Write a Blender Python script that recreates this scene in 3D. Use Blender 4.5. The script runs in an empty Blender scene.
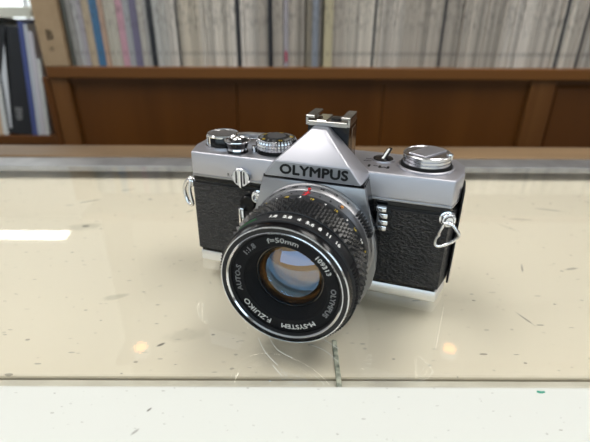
import bpy, bmesh, math, random
from mathutils import Matrix, Vector
random.seed(7)
PI = math.pi
scene = bpy.context.scene
C = scene.collection

# ------------------------------------------------------------------ camera, world, light, exposure
cam_data = bpy.data.cameras.new('camera')
cam = bpy.data.objects.new('camera', cam_data); C.objects.link(cam)
cam_data.sensor_width = 36.0
cam_data.lens = 439.7 / 590 * 36.0
cam_data.clip_start = 0.01
cam.location = (-0.0081, -0.1956, 0.1314)
cam.rotation_mode = 'XYZ'
cam.rotation_euler = (PI / 2 - 0.4603, -0.0048, 0)
cam_data.dof.use_dof = True
cam_data.dof.focus_distance = 0.200
cam_data.dof.aperture_fstop = 11.0
scene.camera = cam

world = bpy.data.worlds.new('world'); scene.world = world
world.use_nodes = True
bg = world.node_tree.nodes['Background']
bg.inputs['Color'].default_value = (0.93, 0.96, 1.0, 1)
bg.inputs['Strength'].default_value = 0.42

def ceiling_lamp_light(loc, sx, sy, power, col):
    d = bpy.data.lights.new('ceiling_panel_light', 'AREA')
    d.shape = 'RECTANGLE'; d.size = sx; d.size_y = sy; d.energy = power; d.color = col
    o = bpy.data.objects.new('ceiling_panel_light', d); C.objects.link(o); o.location = loc
    return o
PANELS = [(-0.70, 0.0), (0.70, 0.0), (-2.0, 0.0), (2.0, 0.0), (-2.25, 2.95)]  # outer pair of the counter row added to soften the camera's shadow
CEIL = 1.62
for (px, py) in PANELS[:4]:
    ceiling_lamp_light((px, py, CEIL - 0.055), 0.60, 1.2, 9.5, (1.0, 0.97, 0.92))
ceiling_lamp_light((PANELS[4][0], PANELS[4][1], CEIL - 0.055), 0.8, 0.12, 4.0, (1.0, 0.97, 0.92))

scene.view_settings.view_transform = 'Standard'
scene.view_settings.look = 'None'
scene.view_settings.exposure = -0.22
scene.view_settings.gamma = 1.0
scene.view_settings.use_curve_mapping = False

# ------------------------------------------------------------------ materials
MATS = {}
def mat(name, col, rough=0.5, metal=0.0, noise=None, bump=None, coat=0.0, emit=None, spec=0.5):
    """noise=(scale, darkcol, amount) colour variation; bump=(scale, strength, kind)"""
    m = bpy.data.materials.new(name); m.use_nodes = True
    nt = m.node_tree; b = nt.nodes['Principled BSDF']
    b.inputs['Base Color'].default_value = (*col, 1)
    b.inputs['Roughness'].default_value = rough
    b.inputs['Metallic'].default_value = metal
    b.inputs['Specular IOR Level'].default_value = spec
    b.inputs['Coat Weight'].default_value = coat
    b.inputs['Coat Roughness'].default_value = 0.05
    tc = nt.nodes.new('ShaderNodeTexCoord')
    if noise:
        n = nt.nodes.new('ShaderNodeTexNoise'); n.inputs['Scale'].default_value = noise[0]; n.inputs['Detail'].default_value = 4
        nt.links.new(tc.outputs['Object'], n.inputs['Vector'])
        r = nt.nodes.new('ShaderNodeValToRGB')
        r.color_ramp.elements[0].position = 0.35; r.color_ramp.elements[0].color = (*noise[1], 1)
        r.color_ramp.elements[1].position = 0.65; r.color_ramp.elements[1].color = (*col, 1)
        nt.links.new(n.outputs['Fac'], r.inputs['Fac']); nt.links.new(r.outputs['Color'], b.inputs['Base Color'])
    if bump:
        if bump[2] == 'voronoi':
            n2 = nt.nodes.new('ShaderNodeTexVoronoi'); out = 'Distance'
        else:
            n2 = nt.nodes.new('ShaderNodeTexNoise'); out = 'Fac'; n2.inputs['Detail'].default_value = 3
        n2.inputs['Scale'].default_value = bump[0]
        nt.links.new(tc.outputs['Object'], n2.inputs['Vector'])
        bp = nt.nodes.new('ShaderNodeBump'); bp.inputs['Strength'].default_value = bump[1]; bp.inputs['Distance'].default_value = 0.0004
        nt.links.new(n2.outputs[out], bp.inputs['Height']); nt.links.new(bp.outputs['Normal'], b.inputs['Normal'])
    if emit:
        b.inputs['Emission Color'].default_value = (*emit[0], 1); b.inputs['Emission Strength'].default_value = emit[1]
    MATS[name] = m
    return m

satin = mat('satin_chrome', (0.50, 0.50, 0.545), 0.45, 1.0, bump=(2600, 0.06, 'noise'))
plate = mat('plate_chrome', (0.36, 0.36, 0.375), 0.38, 1.0, bump=(2600, 0.05, 'noise'))
bright = mat('bright_satin_chrome', (0.80, 0.82, 0.85), 0.30, 1.0)
chrome = mat('polished_chrome', (0.80, 0.80, 0.81), 0.10, 1.0)
knob_metal = mat('knob_metal', (0.66, 0.66, 0.68), 0.22, 1.0)
black = mat('black_enamel', (0.006, 0.006, 0.007), 0.34, spec=0.3)
gloss = mat('gloss_black', (0.004, 0.004, 0.005), 0.16, spec=0.35)
matte = mat('matte_black', (0.008, 0.008, 0.008), 0.65, spec=0.25)
ringblack = mat('ring_black', (0.009, 0.009, 0.010), 0.40, spec=0.35)
knurl = mat('knurl_black', (0.006, 0.006, 0.007), 0.32, spec=0.6)
nameblack = mat('name_ring_black', (0.006, 0.006, 0.007), 0.55, spec=0.15)
ink = mat('black_ink', (0.006, 0.006, 0.006), 0.5)
white = mat('white_engraving', (0.85, 0.85, 0.82), 0.6)
dimwhite = mat('dim_white_engraving', (0.30, 0.30, 0.30), 0.6)
red = mat('red_engraving', (0.55, 0.02, 0.03), 0.5)
yellow = mat('yellow_engraving', (0.62, 0.45, 0.06), 0.5)
green = mat('green_engraving', (0.03, 0.22, 0.07), 0.5)
orange = mat('orange_engraving', (0.60, 0.25, 0.05), 0.5)

def leather_mat():
    m = mat('leatherette', (0.016, 0.016, 0.017), 0.42, spec=0.5)
    nt = m.node_tree; b = nt.nodes['Principled BSDF']
    tc = nt.nodes.new('ShaderNodeTexCoord'); mp = nt.nodes.new('ShaderNodeMapping')
    mp.inputs['Scale'].default_value = (520, 520, 980)
    nt.links.new(tc.outputs['Object'], mp.inputs['Vector'])
    v = nt.nodes.new('ShaderNodeTexVoronoi'); v.feature = 'SMOOTH_F1'; v.inputs['Scale'].default_value = 1.0
    n = nt.nodes.new('ShaderNodeTexNoise'); n.inputs['Scale'].default_value = 1.6; n.inputs['Detail'].default_value = 3
    nt.links.new(mp.outputs['Vector'], v.inputs['Vector']); nt.links.new(mp.outputs['Vector'], n.inputs['Vector'])
    ad = nt.nodes.new('ShaderNodeMath'); ad.operation = 'ADD'
    nt.links.new(v.outputs['Distance'], ad.inputs[0]); nt.links.new(n.outputs['Fac'], ad.inputs[1])
    bp = nt.nodes.new('ShaderNodeBump'); bp.invert = True; bp.inputs['Strength'].default_value = 1.0; bp.inputs['Distance'].default_value = 0.0018
    nt.links.new(ad.outputs[0], bp.inputs['Height']); nt.links.new(bp.outputs['Normal'], b.inputs['Normal'])
    return m
leather = leather_mat()

def thin_glass(name, tint, refl=1.0, glosscol=(1, 1, 1), rough=0.0, ior=1.5):
    m = bpy.data.materials.new(name); m.use_nodes = True
    nt = m.node_tree; nt.nodes.remove(nt.nodes['Principled BSDF'])
    out = nt.nodes['Material Output']
    t = nt.nodes.new('ShaderNodeBsdfTransparent'); t.inputs['Color'].default_value = (*tint, 1)
    g = nt.nodes.new('ShaderNodeBsdfGlossy'); g.inputs['Roughness'].default_value = rough; g.inputs['Color'].default_value = (*glosscol, 1)
    f = nt.nodes.new('ShaderNodeFresnel'); f.inputs['IOR'].default_value = ior
    mu = nt.nodes.new('ShaderNodeMath'); mu.operation = 'MULTIPLY'; mu.inputs[1].default_value = refl; mu.use_clamp = True
    mx = nt.nodes.new('ShaderNodeMixShader')
    ge = nt.nodes.new('ShaderNodeNewGeometry'); inv = nt.nodes.new('ShaderNodeMath'); inv.operation = 'SUBTRACT'; inv.inputs[0].default_value = 1.0
    nt.links.new(ge.outputs['Backfacing'], inv.inputs[1]); fr = nt.nodes.new('ShaderNodeMath'); fr.operation = 'MULTIPLY'   # only the outer face mirrors
    nt.links.new(f.outputs[0], fr.inputs[0]); nt.links.new(inv.outputs[0], fr.inputs[1])
    nt.links.new(fr.outputs[0], mu.inputs[0]); nt.links.new(mu.outputs[0], mx.inputs[0])
    nt.links.new(t.outputs[0], mx.inputs[1]); nt.links.new(g.outputs[0], mx.inputs[2]); nt.links.new(mx.outputs[0], out.inputs['Surface'])
    return m

def wood_mat(name, c1, c2, scale, stretch, rough=0.45):
    m = mat(name, c1, rough, spec=0.25); nt = m.node_tree; b = nt.nodes['Principled BSDF']
    tc = nt.nodes.new('ShaderNodeTexCoord'); mp = nt.nodes.new('ShaderNodeMapping'); mp.inputs['Scale'].default_value = stretch
    n = nt.nodes.new('ShaderNodeTexNoise'); n.inputs['Scale'].default_value = scale; n.inputs['Detail'].default_value = 6; n.inputs['Distortion'].default_value = 0.6
    r = nt.nodes.new('ShaderNodeValToRGB')
    r.color_ramp.elements[0].position = 0.3; r.color_ramp.elements[0].color = (*c2, 1)
    r.color_ramp.elements[1].position = 0.7; r.color_ramp.elements[1].color = (*c1, 1)
    nt.links.new(tc.outputs['Object'], mp.inputs['Vector']); nt.links.new(mp.outputs['Vector'], n.inputs['Vector'])
    nt.links.new(n.outputs['Fac'], r.inputs['Fac']); nt.links.new(r.outputs['Color'], b.inputs['Base Color'])
    return m
wood_dark = wood_mat('brown_wood', (0.118, 0.041, 0.006), (0.080, 0.026, 0.003), 9, (1, 1, 0.12))
wood_edge = wood_mat('brown_wood_edge', (0.160, 0.062, 0.012), (0.120, 0.044, 0.008), 9, (0.12, 1, 1))
wood_post = wood_mat('worn_wood_post', (0.145, 0.060, 0.015), (0.105, 0.038, 0.007), 30, (1, 1, 0.06))
wood_counter = wood_mat('counter_wood', (0.26, 0.165, 0.085), (0.085, 0.055, 0.032), 14, (0.12, 1, 1))

# ------------------------------------------------------------------ mesh helpers
def link(name, me, m, parent=None, smooth=None):
    o = bpy.data.objects.new(name, me); C.objects.link(o)
    if m is not None:
        ms = m if isinstance(m, (list, tuple)) else [m]
        for x in ms: me.materials.append(x)
    if parent is not None: o.parent = parent
    if smooth is not None:
        for p in me.polygons: p.use_smooth = True
        me.set_sharp_from_angle(angle=math.radians(smooth))
    return o
def finish(name, bm, m, parent=None, smooth=None, scale=1.0):
    bmesh.ops.recalc_face_normals(bm, faces=bm.faces)
    if scale != 1.0: bmesh.ops.scale(bm, vec=(scale,) * 3, verts=bm.verts)
    me = bpy.data.meshes.new(name); bm.to_mesh(me); bm.free()
    return link(name, me, m, parent, smooth)
def tag(o, label, cat, group=None, kind=None):
    o['label'] = label
    if cat: o['category'] = cat
    if group: o['group'] = group
    if kind: o['kind'] = kind
    return o
def empty(name, loc, rz=0):
    o = bpy.data.objects.new(name, None); C.objects.link(o); o.location = loc; o.rotation_euler = (0, 0, rz); o.empty_display_size = 0.02
    return o
def box(bm, x0, x1, y0, y1, z0, z1, bevel=0.0, seg=2):
    vs = [bm.verts.new(c) for c in ((x0, y0, z0), (x1, y0, z0), (x1, y1, z0), (x0, y1, z0), (x0, y0, z1), (x1, y0, z1), (x1, y1, z1), (x0, y1, z1))]
    fs = [bm.faces.new([vs[i] for i in q]) for q in ((3, 2, 1, 0), (4, 5, 6, 7), (0, 1, 5, 4), (1, 2, 6, 5), (2, 3, 7, 6), (3, 0, 4, 7))]
    if bevel: bmesh.ops.bevel(bm, geom=list({e for f in fs for e in f.edges}), offset=bevel, segments=seg, affect='EDGES', profile=0.5)
def extrude_poly(bm, pts3, vec, bevel=0.0, seg=2):
    a = [bm.verts.new(p) for p in pts3]; b = [bm.verts.new(Vector(p) + Vector(vec)) for p in pts3]
    n = len(a); fs = [bm.faces.new(a), bm.faces.new(b[::-1])]
    for i in range(n): fs.append(bm.faces.new((a[i], b[i], b[(i + 1) % n], a[(i + 1) % n])))
    if bevel: bmesh.ops.bevel(bm, geom=list({e for f in fs for e in f.edges}), offset=bevel, segments=seg, affect='EDGES', profile=0.5)
def lathe(bm, prof, M=None, seg=64, ripple=None):
    """prof: list of (r, h) swept about +Z; ripple=(count, depth, i0, i1): ribs on profile points i0..i1"""
    M = M or Matrix(); rows = []
    for k, (r, h) in enumerate(prof):
        row = []
        if r < 1e-6:
            row = [bm.verts.new(M @ Vector((0, 0, h)))]
        else:
            for i in range(seg):
                rr = r
                if ripple and ripple[2] <= k <= ripple[3]:
                    rr = r - ripple[1] * (0.5 - 0.5 * math.cos(2 * PI * ripple[0] * i / seg))
                a = 2 * PI * i / seg
                row.append(bm.verts.new(M @ Vector((rr * math.cos(a), rr * math.sin(a), h))))
        rows.append(row)
    for A, B in zip(rows, rows[1:]):
        if len(A) == 1 and len(B) == 1: continue
        for i in range(seg):
            j = (i + 1) % seg
            if len(A) == 1: bm.faces.new((A[0], B[i], B[j]))
            elif len(B) == 1: bm.faces.new((A[i], A[j], B[0]))
            else: bm.faces.new((A[i], A[j], B[j], B[i]))
def tube(bm, pts, r, seg=10, closed=False):
    pts = [Vector(p) for p in pts]; n = len(pts); rows = []
    up = None
    for i, p in enumerate(pts):
        a = pts[(i - 1) % n] if (closed or i > 0) else p
        b = pts[(i + 1) % n] if (closed or i < n - 1) else p
        d = (b - a).normalized()
        if up is None: up = d.orthogonal().normalized()
        up = (up - d * up.dot(d)).normalized(); s = d.cross(up)
        rows.append([bm.verts.new(p + r * (math.cos(2 * PI * k / seg) * up + math.sin(2 * PI * k / seg) * s)) for k in range(seg)])
    pairs = list(zip(rows, rows[1:])) + ([(rows[-1], rows[0])] if closed else [])
    for A, B in pairs:
        for k in range(seg): bm.faces.new((A[k], A[(k + 1) % seg], B[(k + 1) % seg], B[k]))
    if not closed:
        bm.faces.new(rows[0][::-1]); bm.faces.new(rows[-1])
def smooth_loop(pts, closed=True, n=6):
    pts = [Vector(p) for p in pts]; out = []; N = len(pts)
    rng = range(N) if closed else range(N - 1)
    for i in rng:
        p0 = pts[(i - 1) % N] if closed or i > 0 else pts[i]
        p1 = pts[i]; p2 = pts[(i + 1) % N]; p3 = pts[(i + 2) % N] if closed or i + 2 < N else p2
        for k in range(n):
            t = k / n
            out.append(0.5 * ((2 * p1) + (p2 - p0) * t + (2 * p0 - 5 * p1 + 4 * p2 - p3) * t * t + (3 * p1 - p0 - 3 * p2 + p3) * t ** 3))
    if not closed: out.append(pts[-1])
    return out
def text_bm(txt, size, fn, sx=1.0, weight=0.0, depth=0.05, spacing=1.0, bm=None):
    """centred string; every vertex (u, v, w) goes through fn -> 3D"""
    cu = bpy.data.curves.new('lettering_curve', 'FONT'); cu.body = txt; cu.size = size; cu.align_x = 'CENTER'; cu.align_y = 'CENTER'
    cu.space_character = spacing; cu.extrude = depth; cu.resolution_u = 3
    o = bpy.data.objects.new('lettering_curve', cu); C.objects.link(o)
    dg = bpy.context.evaluated_depsgraph_get(); me = bpy.data.meshes.new_from_object(o.evaluated_get(dg))
    bpy.data.objects.remove(o); bpy.data.curves.remove(cu)
    bm = bm or bmesh.new(); base = len(bm.verts)
    for du, dv in (((0, 0), (-weight, 0), (weight, 0), (0, -weight), (0, weight)) if weight > 0 else ((0, 0),)):
        vs = [bm.verts.new(fn(v.co.x * sx + du, v.co.y + dv, v.co.z)) for v in me.vertices]
        for p in me.polygons: bm.faces.new([vs[i] for i in p.vertices])
    bpy.data.meshes.remove(me)
    return bm

# ------------------------------------------------------------------ room
FLOOR = -0.95
def plane_box(name, x0, x1, y0, y1, z0, z1, m):
    bm = bmesh.new(); box(bm, x0, x1, y0, y1, z0, z1); o = finish(name, bm, m); o['kind'] = 'structure'; return o
wall_paint = mat('wall_paint', (0.55, 0.53, 0.49), 0.8, noise=(3, (0.50, 0.48, 0.44), 1))
floor_mat = mat('floor_vinyl', (0.22, 0.19, 0.16), 0.55, noise=(12, (0.17, 0.15, 0.12), 1))
ceil_mat = mat('ceiling_paint', (0.78, 0.78, 0.76), 0.9, noise=(20, (0.74, 0.74, 0.72), 1))
plane_box('floor', -3.2, 3.2, -2.6, 3.4, FLOOR - 0.05, FLOOR, floor_mat)
plane_box('wall_back', -3.2, 3.2, 3.4, 3.5, FLOOR, CEIL, wall_paint)
plane_box('wall_front', -3.2, 3.2, -2.7, -2.6, FLOOR, CEIL, wall_paint)
plane_box('ceiling', -3.2, 3.2, -2.6, 3.5, CEIL, CEIL + 0.05, ceil_mat)
lamp_glow = mat('lamp_diffuser', (0.9, 0.9, 0.88), 0.5, emit=((1.0, 0.97, 0.93), 4.0))
dim_glow = mat('dim_lamp_diffuser', (0.9, 0.9, 0.88), 0.5, emit=((1.0, 0.97, 0.93), 1.0))
lamp_white = mat('lamp_housing', (0.8, 0.8, 0.8), 0.4)
for i, (px, py) in enumerate(PANELS):
    sx, sy = (0.30, 0.6) if i < 4 else (0.4, 0.06)
    t = empty('ceiling_lamp', (px, py, CEIL))
    bm = bmesh.new(); box(bm, -sx - 0.03, sx + 0.03, -sy - 0.03, sy + 0.03, -0.03, 0.0, 0.004, 1); finish('housing', bm, lamp_white, t)
    bm = bmesh.new(); box(bm, -sx, sx, -sy, sy, -0.05, -0.028, 0.004, 1); finish('diffuser', bm, lamp_glow if i < 4 else dim_glow, t)
    tag(t, 'long white fluorescent ceiling lamp above the shop counter' if i < 4 else 'white fluorescent ceiling lamp beyond the bookcase end', 'lamp', 'ceiling lamps over the counter' if i < 4 else None)

# ------------------------------------------------------------------ display counter
counter = empty('display_counter', (0, 0, FLOOR))
tag(counter, 'glass topped shop display counter with white front ledge and worn wooden rear edge', 'counter')
OFF = -FLOOR
def cpart(name, x0, x1, y0, y1, z0, z1, m, bevel=0.0):
    bm = bmesh.new(); box(bm, x0, x1, y0, y1, z0 + OFF, z1 + OFF, bevel, 2); return finish(name, bm, m, counter)

def spot_mat(name, base, dark, rough, spots, speck_scale, speck_thr, noise_amt=0.06, streak=None, coat=0.0):
    """base colour with faint mottling, small dark specks and a list of stains (x, y, rx, ry, angle, strength, colour)"""
    m = mat(name, base, rough, coat=coat); nt = m.node_tree; b = nt.nodes['Principled BSDF']; L = nt.links
    tc = nt.nodes.new('ShaderNodeTexCoord')
    def mixc(fac, c0, c1):
        n = nt.nodes.new('ShaderNodeMix'); n.data_type = 'RGBA'
        L.new(fac, n.inputs[0])
        if isinstance(c0, tuple): n.inputs[6].default_value = (*c0, 1)
        else: L.new(c0, n.inputs[6])
        n.inputs[7].default_value = (*c1, 1)
        return n.outputs[2]
    def ramp(sock, a, bb):
        r = nt.nodes.new('ShaderNodeMapRange'); r.inputs[1].default_value = a; r.inputs[2].default_value = bb; r.inputs[3].default_value = 0; r.inputs[4].default_value = 1
        L.new(sock, r.inputs[0]); return r.outputs[0]
    def mul(s, k):
        n = nt.nodes.new('ShaderNodeMath'); n.operation = 'MULTIPLY'; L.new(s, n.inputs[0])
        if isinstance(k, float): n.inputs[1].default_value = k
        else: L.new(k, n.inputs[1])
        return n.outputs[0]
    nz = nt.nodes.new('ShaderNodeTexNoise'); nz.inputs['Scale'].default_value = 7; nz.inputs['Detail'].default_value = 5; L.new(tc.outputs['Object'], nz.inputs['Vector'])
    col = mixc(mul(ramp(nz.outputs['Fac'], 0.45, 0.75), noise_amt), base, dark)
    # specks: stretched and rotated voronoi dots, gated by a noise mask
    for k, (ang, st) in enumerate(((0.5, 3.2), (-0.7, 4.0), (0.1, 1.6))):
        mp = nt.nodes.new('ShaderNodeMapping'); mp.inputs['Rotation'].default_value = (0, 0, ang); mp.inputs['Scale'].default_value = (1, st, 1); mp.inputs['Location'].default_value = (k * 3.1, k * 1.7, 0)
        L.new(tc.outputs['Object'], mp.inputs['Vector'])
        v = nt.nodes.new('ShaderNodeTexVoronoi'); v.inputs['Scale'].default_value = speck_scale * (0.8 + 0.35 * k); v.voronoi_dimensions = '2D'; L.new(mp.outputs['Vector'], v.inputs['Vector'])
        sep = nt.nodes.new('ShaderNodeSeparateColor'); L.new(v.outputs['Color'], sep.inputs[0])
        thr = nt.nodes.new('ShaderNodeMapRange'); L.new(sep.outputs[0], thr.inputs[0]); thr.inputs[1].default_value = 0.55; thr.inputs[2].default_value = 1.0; thr.inputs[3].default_value = 0.0; thr.inputs[4].default_value = speck_thr
        lt = nt.nodes.new('ShaderNodeMath'); lt.operation = 'LESS_THAN'; L.new(v.outputs['Distance'], lt.inputs[0]); L.new(thr.outputs[0], lt.inputs[1])
        col = mixc(mul(mul(lt.outputs[0], 0.6), sep.outputs[1]), col, (0.10, 0.085, 0.06))
    for (x, y, rx, ry, an, stg, sc) in spots:
        mp = nt.nodes.new('ShaderNodeMapping'); mp.vector_type = 'TEXTURE'
        mp.inputs['Location'].default_value = (x, y, 0); mp.inputs['Rotation'].default_value = (0, 0, an); mp.inputs['Scale'].default_value = (rx, ry, 1000)
        L.new(tc.outputs['Object'], mp.inputs['Vector'])
        ln = nt.nodes.new('ShaderNodeVectorMath'); ln.operation = 'LENGTH'; L.new(mp.outputs['Vector'], ln.inputs[0])
        rg = nt.nodes.new('ShaderNodeTexNoise'); rg.inputs['Scale'].default_value = 160; L.new(tc.outputs['Object'], rg.inputs['Vector'])
        ad = nt.nodes.new('ShaderNodeMath'); ad.operation = 'ADD'; L.new(ln.outputs['Value'], ad.inputs[0]); L.new(rg.outputs['Fac'], ad.inputs[1])
        col = mixc(mul(ramp(ad.outputs[0], 1.5, 1.0), stg), col, sc)
    L.new(col, b.inputs['Base Color'])
    return m

DK = (0.12, 0.11, 0.09); GR = (0.42, 0.38, 0.30)
board_spots = [(-0.157, 0.083, 0.013, 0.007, 0.1, 0.45, GR), (-0.157, 0.084, 0.003, 0.0016, 0.1, 0.9, DK), (-0.172, 0.128, 0.009, 0.0018, 0.5, 0.5, DK), (-0.150, 0.152, 0.007, 0.0016, 0.3, 0.4, DK),
               (-0.185, 0.120, 0.004, 0.0012, 0.2, 0.4, DK), (-0.125, 0.132, 0.0026, 0.0012, 0.0, 0.7, DK), (-0.088, 0.11, 0.004, 0.0010, 0.7, 0.6, DK), (-0.105, 0.0, 0.008, 0.003, 0.3, 0.5, GR),
               (-0.07, -0.037, 0.0025, 0.0010, 0.6, 0.9, DK), (-0.025, 0.02, 0.004, 0.0008, -0.6, 0.5, DK), (0.11, -0.018, 0.007, 0.0008, 2.0, 0.6, DK), (0.16, 0.03, 0.006, 0.0012, 0.2, 0.5, DK),
               (0.19, 0.115, 0.012, 0.002, -0.3, 0.35, DK), (0.235, 0.125, 0.008, 0.0014, -0.2, 0.4, DK), (0.16, 0.098, 0.010, 0.002, -0.1, 0.3, DK), (0.145, 0.085, 0.011, 0.0022, -0.9, 0.25, GR),
               (0.13, 0.03, 0.006, 0.0008, 1.2, 0.6, DK), (0.168, -0.028, 0.003, 0.0008, -0.8, 0.8, DK), (-0.06, -0.03, 0.012, 0.005, 0.2, 0.3, GR)]
board_mat = spot_mat('cream_board', (0.73, 0.65, 0.535), (0.60, 0.53, 0.43), 0.6, board_spots, 46, 0.078)
ledge_mat = spot_mat('white_ledge_laminate', (0.67, 0.685, 0.645), (0.62, 0.635, 0.595), 0.5, [(-0.060, -0.084, 0.0012, 0.0005, 0.9, 0.9, DK), (-0.062, -0.093, 0.0020, 0.0006, 0.9, 0.6, DK)], 75, 0.055, 0.05)
channel_mat = mat('grey_channel', (0.62, 0.58, 0.50), 0.6, noise=(60, (0.52, 0.48, 0.41), 1))
alu = mat('worn_aluminium', (0.42, 0.42, 0.43), 0.42, 0.75, noise=(40, (0.30, 0.30, 0.31), 1))
glass_top = thin_glass('counter_glass', (0.985, 0.995, 0.985), 1.15)
case_white = mat('case_panel', (0.70, 0.70, 0.67), 0.5, noise=(5, (0.66, 0.66, 0.63), 1))

W = 0.78
YF = -0.0726           # rear edge of the white ledge
cpart('front_ledge', -W, W, -0.300, YF, -0.030, 0.0, ledge_mat, 0.0012)
cpart('glass_top', -W, W, YF + 0.0002, 0.178, -0.005, 0.0, glass_top)
cpart('display_board', -W, W, -0.0565, 0.200, -0.019, -0.012, board_mat, 0.0012)
cpart('board_channel', -W, W, YF, -0.0574, -0.032, -0.0135, channel_mat)
cpart('metal_channel', -W, W, 0.1775, 0.2010, -0.0048, 0.0006, alu, 0.0003)
cpart('rear_wood_edge', -W, W, 0.2005, 0.238, -0.040, 0.0022, wood_counter, 0.003)
cpart('front_panel', -W, W, -0.290, -0.272, FLOOR + 0.06, -0.030, case_white, 0.001)
cpart('back_panel', -W, W, 0.225, 0.240, FLOOR + 0.06, -0.040, wood_dark, 0.001)
cpart('side_panel', -W, -W + 0.018, -0.272, 0.225, FLOOR + 0.06, -0.030, case_white, 0.001)
cpart('side_panel', W - 0.018, W, -0.272, 0.225, FLOOR + 0.06, -0.030, case_white, 0.001)
cpart('plinth', -W + 0.02, W - 0.02, -0.25, 0.22, FLOOR, FLOOR + 0.06, matte)
# small pale strip with dark mottling on the board, in front of the lens
jm = mat('pale_mottle', (0.62, 0.62, 0.52), 0.6, noise=(260, (0.16, 0.18, 0.15), 1))
bm = bmesh.new(); box(bm, 0.0100, 0.0122, -0.069, -0.034, -0.0125 + OFF, -0.0112 + OFF, 0.0003, 1); finish('mottled_strip', bm, jm, counter)

# pale curved scratches in the glass
sm = mat('scratch_white', (0.80, 0.80, 0.76), 0.7)
for pts in ([(-0.0235, -0.046), (-0.0200, -0.0545), (-0.0145, -0.062)], [(-0.0190, -0.045), (-0.0150, -0.053), (-0.0085, -0.058)], [(-0.001, -0.050), (0.005, -0.0535), (0.010, -0.060)], [(-0.004, -0.041), (0.003, -0.045), (0.011, -0.0525)], [(-0.0165, -0.062), (-0.0125, -0.068)]):
    bm = bmesh.new(); tube(bm, smooth_loop([(x, y, OFF) for x, y in pts], False, 5), 0.00012, 5); finish('scratch', bm, sm, counter)

# green fleck lying on the ledge
bm = bmesh.new(); extrude_poly(bm, [(-0.0016, 0, 0), (-0.0004, -0.0005, 0), (0.0014, -0.0002, 0), (0.0016, 0.0005, 0), (0.0002, 0.0004, 0), (-0.0012, 0.0007, 0)], (0, 0, 0.0002))
o = finish('paint_chip', bm, mat('green_chip', (0.02, 0.30, 0.20), 0.5)); o.location = (0.0855, -0.0755, 0.0)
tag(o, 'tiny green paint chip on the white counter ledge', 'paint chip')

# ------------------------------------------------------------------ bookcase with magazines
YS = 0.80              # front edge of the shelf
ZS = 0.0068
XL, XR = -0.545, 1.05
case = empty('bookcase', (0, YS, FLOOR)); tag(case, 'brown wooden bookcase with framed lower panels behind the counter', 'bookcase')
def kpart(name, x0, x1, y0, y1, z0, z1, m, bevel=0.001):
    bm = bmesh.new(); box(bm, x0, x1, y0, y1, z0 + OFF, z1 + OFF, bevel, 1); return finish(name, bm, m, case)
back_pale = mat('bookcase_back', (0.30, 0.26, 0.21), 0.7, noise=(6, (0.27, 0.23, 0.18), 1))
kpart('shelf', XL, XR, -0.004, 0.30, ZS - 0.024, ZS, wood_edge, 0.002)
kpart('shelf', XL, XR, 0.0, 0.30, 0.345, 0.365, wood_edge, 0.002)
kpart('shelf', XL, XR, 0.0, 0.30, 0.835, 0.855, wood_edge, 0.002)
kpart('top_board', XL - 0.02, XR + 0.02, -0.012, 0.31, 1.20, 1.225, wood_edge, 0.002)
kpart('back_board', XL, XR, 0.30, 0.31, FLOOR, 1.20, back_pale)
kpart('side_board', XL - 0.018, XL, 0.012, 0.30, FLOOR, ZS - 0.024, wood_dark)
kpart('side_board', XL - 0.002, XL, 0.10, 0.30, ZS, 1.20, wood_dark)
kpart('side_board', XR, XR + 0.018, 0.0, 0.30, FLOOR, 1.20, wood_dark)
# lower frame: posts, panels
zt, zb = ZS - 0.024, FLOOR + 0.08
def px2x(u, v=110): # pixel column on the bookcase front
    a = 0.4603; fv = (221 - v) / 439.7
    dy = math.cos(a) + fv * math.sin(a)
    return cam.location.x + (YS - cam.location.y) / dy * (u - 295) / 439.7
posts = [(px2x(56), px2x(74)), (px2x(527), px2x(552))]
for a, b in posts: kpart('post', a, b, 0.004, 0.03, FLOOR, zt, wood_post, 0.002)
for a, b in ((px2x(40), px2x(57)), ):
    kpart('end_stile', XL, a + 0.02, 0.002, 0.028, FLOOR, zt, wood_dark, 0.002)
edges = [posts[0][1], px2x(237), px2x(384), posts[1][0]]
for a, b in zip(edges, edges[1:]):
    kpart('panel', a + 0.0006, b - 0.0006, 0.016, 0.030, zb, zt - 0.012, wood_dark, 0.0015)
kpart('panel', posts[1][1] + 0.003, posts[1][1] + 0.44, 0.012, 0.030, zb, zt - 0.012, wood_dark, 0.006)
kpart('top_rail', XL, XR, 0.010, 0.030, zt - 0.012, zt, wood_dark, 0.001)
kpart('plinth', XL, XR, 0.02, 0.29, FLOOR, FLOOR + 0.08, wood_dark)

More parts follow.
